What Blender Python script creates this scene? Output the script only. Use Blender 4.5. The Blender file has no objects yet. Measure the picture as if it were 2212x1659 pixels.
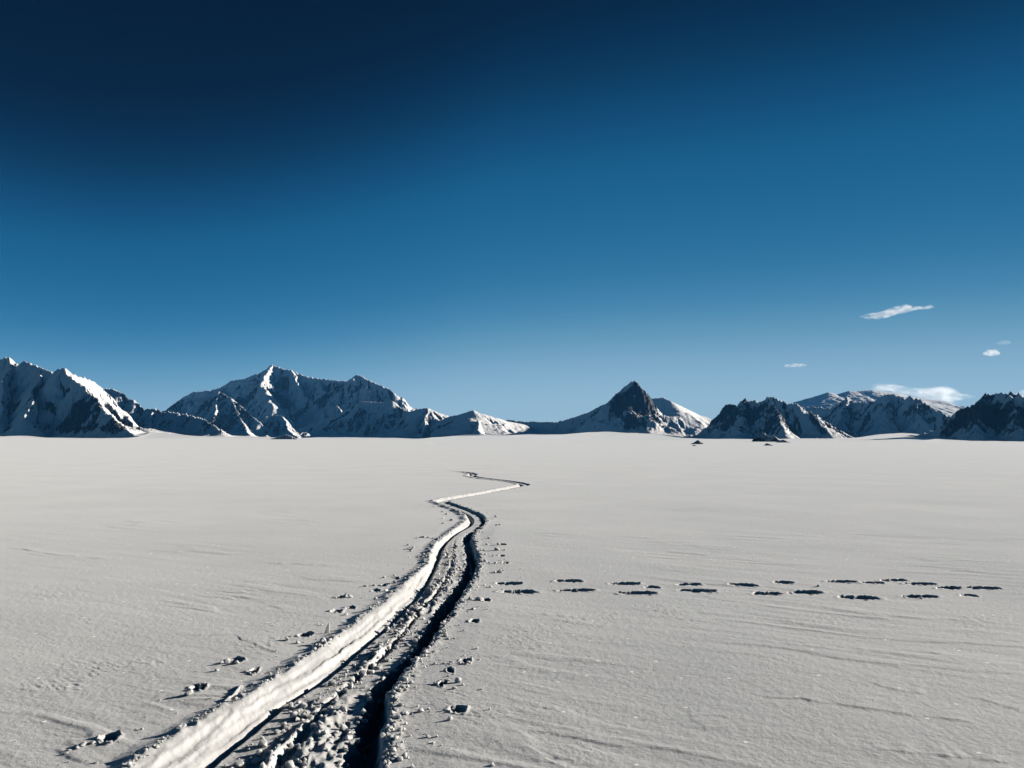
import bpy, bmesh, math, random
import numpy as np
from mathutils import Matrix, Vector

random.seed(7)
RNG = np.random.default_rng(11)
R_ = math.radians
sc = bpy.context.scene
COL = sc.collection

# ------------------------------------------------------------------ camera
CAM_H = 1.7
PITCH, ROLL = R_(3.745), R_(-0.26)
FPX, CU, CV = 1841.0, 1106.0, 829.5          # focal length and centre of a 2212 x 1659 frame
cam_d = bpy.data.cameras.new("camera")
cam_d.sensor_width = 36.0
cam_d.lens = 36.0 * FPX / 2212.0
cam_d.clip_start, cam_d.clip_end = 0.05, 80000.0
cam = bpy.data.objects.new("camera", cam_d)
COL.objects.link(cam)
cam.location = (0, 0, CAM_H)
cam.rotation_euler = (R_(90) + PITCH, ROLL, 0)
sc.camera = cam

# ------------------------------------------------------------------ light
SUN_AZ, SUN_EL = R_(64), R_(14)              # azimuth clockwise from straight ahead
world = bpy.data.worlds.new("World")
sc.world = world
world.use_nodes = True
wn, wl = world.node_tree.nodes, world.node_tree.links
wn.clear()
sky = wn.new("ShaderNodeTexSky")
sky.sky_type = 'NISHITA'
sky.sun_disc = False
sky.sun_elevation = SUN_EL
sky.sun_rotation = SUN_AZ
sky.altitude = 1500
sky.air_density = 1.0
sky.dust_density = 0.0
sky.ozone_density = 6.0
EXPOSURE = 0.75
# deep polar-blue sky: brightness of the clear sky in a direction -> its colour (the picture's own response)
sepc = wn.new("ShaderNodeSeparateColor")
tcd = wn.new("ShaderNodeTexCoord")
dotn = wn.new("ShaderNodeVectorMath"); dotn.operation = 'DOT_PRODUCT'
dotn.inputs[1].default_value = (math.sin(SUN_AZ), math.cos(SUN_AZ), 0)
azr = wn.new("ShaderNodeValToRGB")
ae = azr.color_ramp.elements
ae[0].position = 0.0; ae[0].color = (1.03, 1.03, 1.03, 1)
ae[1].position = 1.0; ae[1].color = (.62, .62, .62, 1)
for q_, c_ in ((0.2, 1.03), (0.46, 1.01), (0.78, .72)):
    e_ = ae.new(q_); e_.color = (c_, c_, c_, 1)
azr.color_ramp.interpolation = 'B_SPLINE'
# away from the sun the middle heights of the sky are deeper
dipr = wn.new("ShaderNodeValToRGB"); dipr.color_ramp.interpolation = 'B_SPLINE'
de = dipr.color_ramp.elements
de[0].position = 0.0; de[0].color = (.13, .13, .13, 1); de[1].position = 0.5; de[1].color = (0, 0, 0, 1)
e_ = de.new(0.22); e_.color = (.06, .06, .06, 1)
elr = wn.new("ShaderNodeValToRGB"); elr.color_ramp.interpolation = 'B_SPLINE'
ee = elr.color_ramp.elements
ee[0].position = 0.0; ee[0].color = (.25, .25, .25, 1); ee[1].position = 0.46; ee[1].color = (0, 0, 0, 1)
for q_, c_ in ((0.12, .95), (0.22, 1.0)):
    e_ = ee.new(q_); e_.color = (c_, c_, c_, 1)
sepd = wn.new("ShaderNodeSeparateXYZ")
dipm = wn.new("ShaderNodeMath"); dipm.operation = 'MULTIPLY'
dipi = wn.new("ShaderNodeMath"); dipi.operation = 'SUBTRACT'; dipi.inputs[0].default_value = 1.0
tdip = wn.new("ShaderNodeMath"); tdip.operation = 'MULTIPLY'
tmul = wn.new("ShaderNodeMath"); tmul.operation = 'MULTIPLY'
tdiv = wn.new("ShaderNodeMath"); tdiv.operation = 'MULTIPLY'; tdiv.inputs[1].default_value = 1 / 6.0
cur = wn.new("ShaderNodeValToRGB")
SKY_RAMP = ((0.0, (0, .002, .008)), (0.80, (.0003, .006, .022)), (1.0, (.0003, .0065, .026)), (1.16, (.0006, .0150, .050)), (1.33, (.003, .050, .136)), (1.54, (.007, .104, .245)), (1.9, (.018, .14, .30)), (2.3, (.038, .19, .365)),
            (2.75, (.10, .285, .44)), (3.3, (.22, .40, .54)), (3.95, (.31, .485, .61)), (5.2, (.36, .53, .62)))
cur.color_ramp.interpolation = 'B_SPLINE'
ce = cur.color_ramp.elements
while len(ce) < len(SKY_RAMP): ce.new(0.5)
for e_, (q_, c_) in zip(ce, SKY_RAMP): e_.position = q_ / 6.0
for e_, (q_, c_) in zip(ce, SKY_RAMP): e_.color = (*c_, 1)
out_gain = wn.new("ShaderNodeVectorMath"); out_gain.operation = 'SCALE'; out_gain.inputs["Scale"].default_value = 10.0 / 2 ** EXPOSURE
bg = wn.new("ShaderNodeBackground")
bg.inputs[1].default_value = 0.1
wo = wn.new("ShaderNodeOutputWorld")
wl.new(sky.outputs[0], sepc.inputs[0])
wl.new(tcd.outputs["Generated"], dotn.inputs[0])
wl.new(dotn.outputs["Value"], azr.inputs[0])
wl.new(sepc.outputs[1], tmul.inputs[0]); wl.new(azr.outputs[0], tmul.inputs[1])
wl.new(dotn.outputs["Value"], dipr.inputs[0])
wl.new(tcd.outputs["Generated"], sepd.inputs[0]); wl.new(sepd.outputs[2], elr.inputs[0])
wl.new(dipr.outputs[0], dipm.inputs[0]); wl.new(elr.outputs[0], dipm.inputs[1])
wl.new(dipm.outputs[0], dipi.inputs[1])
wl.new(tmul.outputs[0], tdip.inputs[0]); wl.new(dipi.outputs[0], tdip.inputs[1])
wl.new(tdip.outputs[0], tdiv.inputs[0])
wl.new(tdiv.outputs[0], cur.inputs["Fac"])
wl.new(cur.outputs[0], out_gain.inputs[0])
wl.new(out_gain.outputs[0], bg.inputs[0])
wl.new(bg.outputs[0], wo.inputs[0])

sun_d = bpy.data.lights.new("sun", 'SUN')
sun_d.energy = 5.0
sun_d.angle = R_(0.5)
sun_d.color = (1.0, 0.93, 0.825)
sun = bpy.data.objects.new("sun", sun_d)
COL.objects.link(sun)
SUN = Vector((math.sin(SUN_AZ) * math.cos(SUN_EL), math.cos(SUN_AZ) * math.cos(SUN_EL), math.sin(SUN_EL)))
sun.rotation_euler = SUN.to_track_quat('Z', 'Y').to_euler()
sun.location = (40, 20, 30)

sc.view_settings.view_transform = 'Standard'
sc.view_settings.look = 'None'
sc.view_settings.gamma = 1.0
sc.view_settings.exposure = EXPOSURE
sc.view_settings.use_curve_mapping = False
sc.cycles.max_bounces = 6
sc.cycles.diffuse_bounces = 0
sc.cycles.glossy_bounces = 1
sc.cycles.volume_bounces = 5
sc.cycles.use_denoising = True
sc.cycles.denoiser = 'OPENIMAGEDENOISE'
sc.cycles.denoising_input_passes = 'RGB_ALBEDO_NORMAL'
sc.cycles.denoising_prefilter = 'ACCURATE'

# ------------------------------------------------------------------ helpers
def tag(o, label=None, cat=None, group=None, kind=None):
    if label: o["label"] = label
    if cat: o["category"] = cat
    if group: o["group"] = group
    if kind: o["kind"] = kind
    return o

def sstep(a, b, x):
    t = np.clip((x - a) / (b - a), 0, 1)
    return t * t * (3 - 2 * t)

_perm = RNG.permutation(256)
_ang = RNG.random(256) * 2 * np.pi
_gx, _gy = np.cos(_ang), np.sin(_ang)

def perlin(x, y, seed=0):
    x = np.asarray(x, float) + seed * 17.31
    y = np.asarray(y, float) - seed * 9.77
    xi, yi = np.floor(x).astype(np.int64), np.floor(y).astype(np.int64)
    xf, yf = x - xi, y - yi
    u = xf * xf * xf * (xf * (xf * 6 - 15) + 10)
    v = yf * yf * yf * (yf * (yf * 6 - 15) + 10)
    def g(ix, iy, fx, fy):
        h = _perm[(ix + _perm[iy & 255]) & 255]
        return _gx[h] * fx + _gy[h] * fy
    a = g(xi, yi, xf, yf); b = g(xi + 1, yi, xf - 1, yf)
    c = g(xi, yi + 1, xf, yf - 1); d = g(xi + 1, yi + 1, xf - 1, yf - 1)
    return (a + u * (b - a) + v * ((c + u * (d - c)) - (a + u * (b - a)))) * 1.45

def fbm(x, y, octs=4, seed=0, gain=0.5):
    s, a = 0.0, 1.0
    for i in range(octs):
        s = s + a * perlin(x, y, seed + i)
        x, y, a = x * 2.03, y * 2.03, a * gain
    return s

def ridged(x, y, octs=3, seed=0, gain=0.5):
    s, a = 0.0, 1.0
    for i in range(octs):
        s = s + a * (1 - 2 * np.abs(perlin(x, y, seed + i)))
        x, y, a = x * 2.03, y * 2.03, a * gain
    return s

_cr, _srl = math.cos(ROLL), math.sin(ROLL)
_th = R_(90) + PITCH
_RX = np.array([[1, 0, 0], [0, math.cos(_th), -math.sin(_th)], [0, math.sin(_th), math.cos(_th)]])
_RY = np.array([[_cr, 0, _srl], [0, 1, 0], [-_srl, 0, _cr]])
RC = _RY @ _RX

def ray(u, v):
    return RC @ np.array([(u - CU) / FPX, -(v - CV) / FPX, -1.0])

def at_depth(u, v, Y):
    d = ray(u, v)
    return np.array([0, 0, CAM_H]) + d * (Y / d[1])

def on_plane(u, v, z=0.0):
    d = ray(u, v)
    return np.array([0, 0, CAM_H]) + d * ((z - CAM_H) / d[2])

def mesh_from(name, verts, faces, mat, smooth=True, attr=None):
    me = bpy.data.meshes.new(name)
    nv, nf = len(verts), len(faces)
    k = faces.shape[1]
    me.vertices.add(nv); me.loops.add(nf * k); me.polygons.add(nf)
    me.vertices.foreach_set("co", np.ascontiguousarray(verts, np.float32).ravel())
    me.loops.foreach_set("vertex_index", np.ascontiguousarray(faces, np.int32).ravel())
    me.polygons.foreach_set("loop_start", np.arange(nf, dtype=np.int32) * k)
    me.polygons.foreach_set("use_smooth", np.full(nf, smooth, dtype=bool))
    me.update(calc_edges=True)
    for an, av in (attr or {}).items():
        a = me.attributes.new(an, 'FLOAT', 'POINT')
        a.data.foreach_set("value", np.ascontiguousarray(av, np.float32))
    me.materials.append(mat)
    return me

def link(name, me, loc=None):
    o = bpy.data.objects.new(name, me)
    COL.objects.link(o)
    if loc is not None: o.location = loc
    return o

def subset(verts, faces, keep):
    f = faces[keep]
    ids, inv = np.unique(f, return_inverse=True)
    return verts[ids], inv.reshape(f.shape), ids

# ------------------------------------------------------------------ materials
def nodes_of(name):
    m = bpy.data.materials.new(name)
    m.use_nodes = True
    nt = m.node_tree
    p = nt.nodes["Principled BSDF"]
    return m, nt, nt.nodes, nt.links, p

def snow_material(name, lump=False):
    m, nt, N, L, p = nodes_of(name)
    geo = N.new("ShaderNodeNewGeometry")
    n1 = N.new("ShaderNodeTexNoise"); n1.inputs["Scale"].default_value = 0.35; n1.inputs["Detail"].default_value = 5
    L.new(geo.outputs["Position"], n1.inputs["Vector"])
    cr = N.new("ShaderNodeValToRGB")
    cr.color_ramp.elements[0].position = 0.3; cr.color_ramp.elements[0].color = (0.52, 0.525, 0.53, 1)
    cr.color_ramp.elements[1].position = 0.75; cr.color_ramp.elements[1].color = (0.62, 0.615, 0.61, 1)
    L.new(n1.outputs["Fac"], cr.inputs[0])
    L.new(cr.outputs[0], p.inputs["Base Color"])
    p.inputs["Roughness"].default_value = 0.5
    p.inputs["Specular IOR Level"].default_value = 0.6
    p.inputs["Sheen Weight"].default_value = 0.22
    p.inputs["Sheen Roughness"].default_value = 0.45
    if lump:
        p.inputs["Subsurface Weight"].default_value = 0.7
        p.inputs["Subsurface Radius"].default_value = (1, 1, 1)
        p.inputs["Subsurface Scale"].default_value = 0.05
    # grain of the crust
    n2 = N.new("ShaderNodeTexNoise"); n2.inputs["Scale"].default_value = 28; n2.inputs["Detail"].default_value = 6
    n2.inputs["Roughness"].default_value = 0.68
    L.new(geo.outputs["Position"], n2.inputs["Vector"])
    b1 = N.new("ShaderNodeBump"); b1.inputs["Strength"].default_value = 0.75; b1.inputs["Distance"].default_value = 0.010
    L.new(n2.outputs["Fac"], b1.inputs["Height"])
    # crystal glints put in: random spots have their normal turned towards the sun
    vo = N.new("ShaderNodeTexVoronoi"); vo.inputs["Scale"].default_value = 9
    L.new(geo.outputs["Position"], vo.inputs["Vector"])
    lt = N.new("ShaderNodeMath"); lt.operation = 'LESS_THAN'; lt.inputs[1].default_value = 0.13
    L.new(vo.outputs["Distance"], lt.inputs[0])
    sp = N.new("ShaderNodeSeparateColor"); L.new(vo.outputs["Color"], sp.inputs[0])
    gt = N.new("ShaderNodeMath"); gt.operation = 'GREATER_THAN'; gt.inputs[1].default_value = 0.87
    L.new(sp.outputs[0], gt.inputs[0])
    mu = N.new("ShaderNodeMath"); mu.operation = 'MULTIPLY'
    L.new(lt.outputs[0], mu.inputs[0]); L.new(gt.outputs[0], mu.inputs[1])
    mx = N.new("ShaderNodeMix"); mx.data_type = 'VECTOR'
    L.new(mu.outputs[0], mx.inputs["Factor"])
    L.new(b1.outputs[0], mx.inputs[4])
    mx.inputs[5].default_value = (0.62, 0.25, 0.74)
    nm = N.new("ShaderNodeVectorMath"); nm.operation = 'NORMALIZE'
    L.new(mx.outputs[1], nm.inputs[0])
    L.new(nm.outputs[0], p.inputs["Normal"])
    return m

def mountain_material():
    m, nt, N, L, p = nodes_of("mountain_snow_and_rock")
    geo = N.new("ShaderNodeNewGeometry")
    at = N.new("ShaderNodeAttribute"); at.attribute_name = "rock"
    n1 = N.new("ShaderNodeTexNoise"); n1.inputs["Scale"].default_value = 0.012; n1.inputs["Detail"].default_value = 8
    n1.inputs["Roughness"].default_value = 0.65
    L.new(geo.outputs["Position"], n1.inputs["Vector"])
    ad = N.new("ShaderNodeMath"); ad.operation = 'MULTIPLY_ADD'; ad.inputs[1].default_value = 1.6; ad.inputs[2].default_value = -0.8
    L.new(n1.outputs["Fac"], ad.inputs[0])
    su = N.new("ShaderNodeMath"); su.operation = 'ADD'
    L.new(ad.outputs[0], su.inputs[0]); L.new(at.outputs["Fac"], su.inputs[1])
    cr = N.new("ShaderNodeValToRGB")
    e = cr.color_ramp.elements
    e[0].position = 0.46; e[0].color = (0.82, 0.82, 0.83, 1)
    e[1].position = 0.55; e[1].color = (0.022, 0.021, 0.022, 1)
    L.new(su.outputs[0], cr.inputs[0])
    n2 = N.new("ShaderNodeTexNoise"); n2.inputs["Scale"].default_value = 0.05; n2.inputs["Detail"].default_value = 5
    L.new(geo.outputs["Position"], n2.inputs["Vector"])
    bu = N.new("ShaderNodeBump"); bu.inputs["Strength"].default_value = 0.5; bu.inputs["Distance"].default_value = 8.0
    L.new(n2.outputs["Fac"], bu.inputs["Height"])
    L.new(cr.outputs[0], p.inputs["Base Color"])
    L.new(bu.outputs[0], p.inputs["Normal"])
    p.inputs["Roughness"].default_value = 0.75
    p.inputs["Specular IOR Level"].default_value = 0.15
    return m

M_SNOW = snow_material("snow_crust")
M_LUMP = snow_material("loose_snow", True)
M_MTN = mountain_material()

# ------------------------------------------------------------------ the trench: traced edges, in metres on the plain
def edge(pts, z):
    q = np.array([on_plane(u, v, z)[:2] for u, v in pts])
    return q[np.argsort(q[:, 1])]

Z_RIM, Z_RUT, Z_FLOOR, Z_DEEP = 0.030, -0.105, -0.055, -0.26
E_L = edge([(302,1657),(343,1624),(399,1585),(454,1552),(520,1519),(586,1477),(650,1435),(713,1396),(749,1369),(790,1336),
            (840,1297),(865,1275),(901,1242),(923,1220),(936,1184),(968,1157)], 0.0)
E_l = edge([(462,1657),(536,1596),(619,1530),(680,1491),(735,1449),(790,1399),(826,1369),(867,1330),(906,1286),(928,1250),
            (942,1220),(958,1184),(990,1157)], Z_RUT)
E_r = edge([(735,1659),(763,1592),(785,1545),(799,1498),(840,1460),(873,1429),(898,1396),(928,1341),(956,1303),(989,1261),
            (1005,1220),(1004,1190),(1003,1160)], Z_FLOOR)
E_R = edge([(826,1659),(834,1592),(838,1545),(842,1507),(872,1457),(906,1418),(939,1380),(960,1344),(985,1308),(1007,1275),
            (1025,1247),(1035,1220),(1025,1175),(1022,1157)], 0.0)
FAR = np.array([on_plane(u, v)[:2] for u, v in ((1012,1142),(1022,1133),(1027,1126),(1026,1118),(1019,1111),(1003,1103),(986,1096),(966,1089),(952,1083.5),(966,1078.5),(1000,1072),(1028,1067.5),
                                                (1070,1059.5),(1115,1051),(1131,1047),(1122,1043.5),(1079,1037),(1030,1031),(1016,1027.5),(1021,1025),(990,1019),(952,1016))])
FAR = FAR[np.argsort(FAR[:, 1])]
FAR_W = np.interp(FAR[:, 1], [16, 20, 30, 48], [0.22, 0.21, 0.22, 0.20])

def smooth_interp(y, xs, ys):
    d = np.gradient(ys, xs)
    i = np.clip(np.searchsorted(xs, y) - 1, 0, len(xs) - 2)
    h = xs[i + 1] - xs[i]
    t = np.clip((y - xs[i]) / h, -2.5, 1)
    tt = np.clip(t, 0, 1)
    v = ((1 + 2 * tt) * (1 - tt) ** 2 * ys[i] + tt * (1 - tt) ** 2 * h * d[i] + tt ** 2 * (3 - 2 * tt) * ys[i + 1] + tt ** 2 * (tt - 1) * h * d[i + 1])
    return v + np.where(t < 0, t * h * d[i] * 0.3, 0)

def joined(E, off):
    m = FAR[:, 1] > E[-1, 1] + 0.5
    p = np.vstack([E, np.column_stack([FAR[m, 0] + off * FAR_W[m], FAR[m, 1]])])
    keep = [0]
    for k in range(1, len(p)):
        if p[k, 1] > p[keep[-1], 1] + 0.02: keep.append(k)
    return p[keep]

J_L, J_l, J_r, J_R = joined(E_L, -1.0), joined(E_l, -0.45), joined(E_r, 0.55), joined(E_R, 1.0)
Y_END = FAR[-1, 1]

def trench_edges(y):
    return [smooth_interp(y, J[:, 0 + 1], J[:, 0]) for J in (J_L, J_l, J_r, J_R)]

def pw(x, knots):
    """Piecewise linear in x, every knot an (x, z) pair of arrays."""
    z = np.array(knots[0][1], float) + np.zeros_like(x)
    for (x0, z0), (x1, z1) in zip(knots, knots[1:]):
        t = np.clip((x - x0) / np.maximum(x1 - x0, 1e-4), 0, 1)
        z = np.where(x > x0, z0 + (z1 - z0) * t, z)
    return z

def trench(x, y):
    """Height of the trench and how far inside its rim a point lies (negative: inside)."""
    L, l, r, R = trench_edges(y)
    fade = sstep(Y_END + 0.6, Y_END - 4, y)
    rag = perlin(x * 1.7, y * 1.7, 3) * 0.040 + perlin(x * 4.5, y * 4.5, 2) * 0.022 + perlin(x * 9, y * 9, 4) * 0.012
    L = L + rag + 0.012 * perlin(y * 14, y * 0 + 2.5, 5)
    R = R + 0.02 * perlin(y * 2.3, y * 0 + .5, 6) + 0.030 * perlin(x * 11, y * 9, 7)
    r = r + 0.03 * perlin(y * 3.7, y * 0 + 7.5, 8) + 0.025 * perlin(x * 6, y * 13, 9)
    l = l + 0.010 * perlin(y * 6.0, y * 0 + 4.5, 10)
    w = R - L
    near = sstep(16, 9, y)
    zf = Z_FLOOR * (0.45 + 0.55 * near)
    k = np.clip(w / 0.8, 0.6, 1.1)
    knots = [(L - 0.16, 0.0), (L - 0.035, 0.02), (L + 0.01, Z_RIM + 0 * L), (L + (l - L) * 0.27, 0.010), (L + (l - L) * 0.33, -0.008), (L + (l - L) * 0.55, -0.036),
             (L + (l - L) * 0.60, -0.032), (L + (l - L) * 0.78, -0.072), (L + (l - L) * 0.84, -0.070), (l, Z_RUT), (l + 0.02, Z_RUT - 0.01), (l + 0.05, zf - 0.01),
             (l + (r - l) * 0.42, zf), (l + (r - l) * 0.47, zf + (0.004 + 0.028 * sstep(-.2, .5, perlin(y * 1.1, y * 0 + 1.5, 19))) * near), (l + (r - l) * 0.52, zf - 0.025 * near), (l + (r - l) * 0.58, zf - 0.022 * near),
             (l + (r - l) * 0.63, zf + 0.005), (r, zf), (r + 0.045, Z_DEEP * k), (r + (R - r) * 0.62, Z_DEEP * k), (R - 0.015, -0.012 + 0 * L), (R + 0.03, 0.008 + 0 * L), (R + 0.12, 0.0 + 0 * L)]
    z = pw(x, knots)
    # rubble on the floor, striations along the bank, crumbs on the right lip
    fl = sstep(l + 0.03, l + 0.10, x) * sstep(r + 0.03, r - 0.03, x)
    xx = x - (l + r) * 0.5
    rub = 0.020 * ridged(xx * 5.5, y * 2.6, 3, 20, .5) * near + 0.007 * perlin(xx * 17, y * 11, 21)
    heap = sstep(0.0, 0.55, fbm(xx * 2.2, y * 1.1, 2, 23))
    z = z + fl * (rub * (0.12 + 1.1 * heap) * (0.4 + 0.6 * near) - 0.010)
    bank = sstep(L + 0.02, L + 0.08, x) * sstep(l + 0.01, l - 0.05, x)
    tb = (x - L) / np.maximum(l - L, 0.05)
    z = z + bank * (0.013 * perlin(tb * 5.5 + 0.8 * perlin(y * .9, y * 0 + 3.5, 24), y * 0.9, 25) + 0.012 * perlin(tb * 2.2, y * 1.6, 29) + 0.005 * perlin(tb * 6, y * 3, 26) + 0.003 * perlin(x * 26, y * 18, 27) + 0.007 * sstep(.1, .5, perlin(x * 7, y * 3.5, 28)))
    lip = np.exp(-((x - R - 0.03) / 0.075) ** 2)
    z = z + lip * (0.024 * np.maximum(0, fbm(x * 9, y * 8, 3, 30) - .1) - 0.004)
    llip = np.exp(-((x - L + 0.03) / 0.05) ** 2)
    z = z + llip * 0.03 * np.maximum(0, fbm(x * 8, y * 7, 3, 33))
    wd = sstep(-1e9, 1, x) * fade
    dist = np.maximum(L - 0.13 - x, x - R - 0.15)
    return z * wd, dist

# ------------------------------------------------------------------ footprints: (u, v, width in px, row)
CROSSING = [(1097.6,1260,57,'far'),(1119,1277.6,80,'near'),(1227,1255.5,55,'far'),(1243.5,1274.4,70,'near'),(1349,1261.4,60,'far'),
            (1408,1269.5,32,'mid'),(1378.6,1282,78,'near'),(1486.7,1263.6,52,'far'),(1503,1277,80,'near'),(1603,1264,58,'far'),
            (1654,1282,62,'near'),(1692,1257.6,42,'far'),(1738,1279,68,'near'),(1816,1255,56,'far'),(1854,1289.5,78,'near'),
            (1884,1257.6,42,'far'),(1930,1252,52,'far'),(1984,1287.4,70,'near'),(1986.5,1259.5,58,'far'),(2048,1268.5,46,'far'),
            (2092,1284.7,28,'near'),(2122,1269.5,60,'far')]
BESIDE = [(235,1600,34,'L'),(426,1490,30,'L'),(509,1431,30,'L'),(549,1453,16,'L'),(657,1374,26,'L'),(728,1322,24,'L'),(757,1314,20,'L'),
          (735,1289,18,'L'),(811,1275,18,'L'),(692,1398,26,'L'),(989,1537,38,'R'),(975,1330,18,'R'),(1005,1432,24,'R'),(1025,1344,20,'R'),(1049,1297,18,'R'),
          (1078,1235,16,'R'),(832,1262,15,'L'),(906,1162,16,'L'),(884,1188,12,'L'),(910,1203,12,'L'),(856,1248,11,'L'),
          (1086,1178,14,'R'),(1083,1201,12,'R'),(1092,1217,13,'R'),(972,1452,15,'R'),(955,1480,16,'R'),(1074,1135,13,'R')]
PRINTS = []
for u, v, w, row in CROSSING + BESIDE:
    c = on_plane(u, v)
    d = math.hypot(c[0], c[1])
    a = 0.5 * w / FPX * d
    b = a * (0.62 if row in ('L', 'R') else random.uniform(0.34, 0.56))
    b = max(b, 0.07 if row in ('L', 'R') else 0.085)
    dep = {'L': 0.07, 'R': 0.07}.get(row, 0.10 if w > 45 else 0.075) * random.uniform(.85, 1.15)
    PRINTS.append(dict(x=c[0], y=c[1], a=a * 1.04, b=b, dep=dep, rot=random.uniform(-.18, .18), row=row, w=w, u=u, seed=random.randint(0, 99)))

# thin lines in the crust: polylines (u, v), depth
CRACKS = [([(1610,1506),(1690,1512),(1760,1520),(1850,1532),(1950,1546),(2050,1557),(2130,1569)], 0.008, 0.014),
          ([(1870,1631),(1930,1627),(2000,1633),(2060,1640),(2120,1643),(2230,1655)], 0.008, 0.012),
          ([(1850,1471),(1900,1482),(1960,1496),(2010,1502)], 0.006, 0.03),
          ([(385,1372),(450,1376),(510,1372),(540,1392),(580,1408),(640,1421)], 0.006, 0.02),
          ([(0,1184),(50,1186),(110,1196),(180,1203),(250,1208)], 0.010, 0.05),
          ([(560,1216),(640,1219),(735,1223)], 0.008, 0.03),
          ([(1140,1326),(1210,1332),(1290,1340)], 0.006, 0.03), ([(1170,1338),(1260,1350),(1320,1358)], 0.006, 0.03),
          ([(478,1532),(494,1515),(511,1500),(530,1482)], 0.040, 0.02),
          ([(1490,1530),(1500,1560),(1530,1585)], 0.004, 0.03),
          ([(2080,1500),(2180,1530),(2240,1545)], 0.006, 0.03)]
CRACKS = [(np.array([on_plane(u, v)[:2] for u, v in p]), dep, wd) for p, dep, wd in CRACKS]

# hollows and drifts far out on the plain: (u, v of the foot, width px, height px)
DRIFTS = [(938, 958.5, 50, 4.0), (1245, 957, 120, 4.6), (425, 951.5, 28, 2.5), (1170, 962, 90, 2.2), (640, 962, 150, 1.6), (1330, 960, 60, 1.6)]
DR = []
for u, v, w, h in DRIFTS:
    c = on_plane(u, v)
    DR.append((c[0], c[1], w / FPX * c[1] * 0.5, h / FPX * c[1]))

EDGE_U = np.array([-900,-200,0,60,100,200,290,330,400,480,560,640,700,800,915,940,1000,1080,1150,1220,1300,1420,1480,1600,1660,1790,1840,1890,1950,1985,2030,2100,2400,3000.])
EDGE_V = np.array([944,944,944,942,946,947,946,931,935,941,944,948,944,946,948,944,940,938,936,938,934,936,945,948,950,948,947,940,935,938,950,956,957,957.])
EDGE_RU = np.array([-900, 290, 330, 400, 915, 1032, 1150, 1220, 1420, 1480, 1560, 1770, 1880, 1950, 2000, 2030, 3000.])
EDGE_R = np.array([4300, 4300, 6000, 7600, 7600, 7000, 7400, 6500, 6500, 6600, 5600, 5600, 6800, 6800, 6800, 4000, 4000.])
EDGE_Z = np.array([at_depth(u, v, 1.0)[2] - CAM_H for u, v in zip(EDGE_U, EDGE_V)])      # slope of the sight line
EDGE_A = np.arctan2(EDGE_U - CU, FPX)
EDGE_RA = np.arctan2(EDGE_RU - CU, FPX)
_fu = np.arange(-900, 3001, 4.0)
_kn = np.hanning(13); _kn /= _kn.sum()
EDGE_Z = np.convolve(np.pad(np.interp(_fu, EDGE_U, EDGE_Z), 6, mode='edge'), _kn, 'valid')
EDGE_R = np.convolve(np.pad(np.interp(_fu, EDGE_RU, EDGE_R), 6, mode='edge'), _kn, 'valid')
EDGE_A = EDGE_RA = np.arctan2(_fu - CU, FPX)

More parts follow.
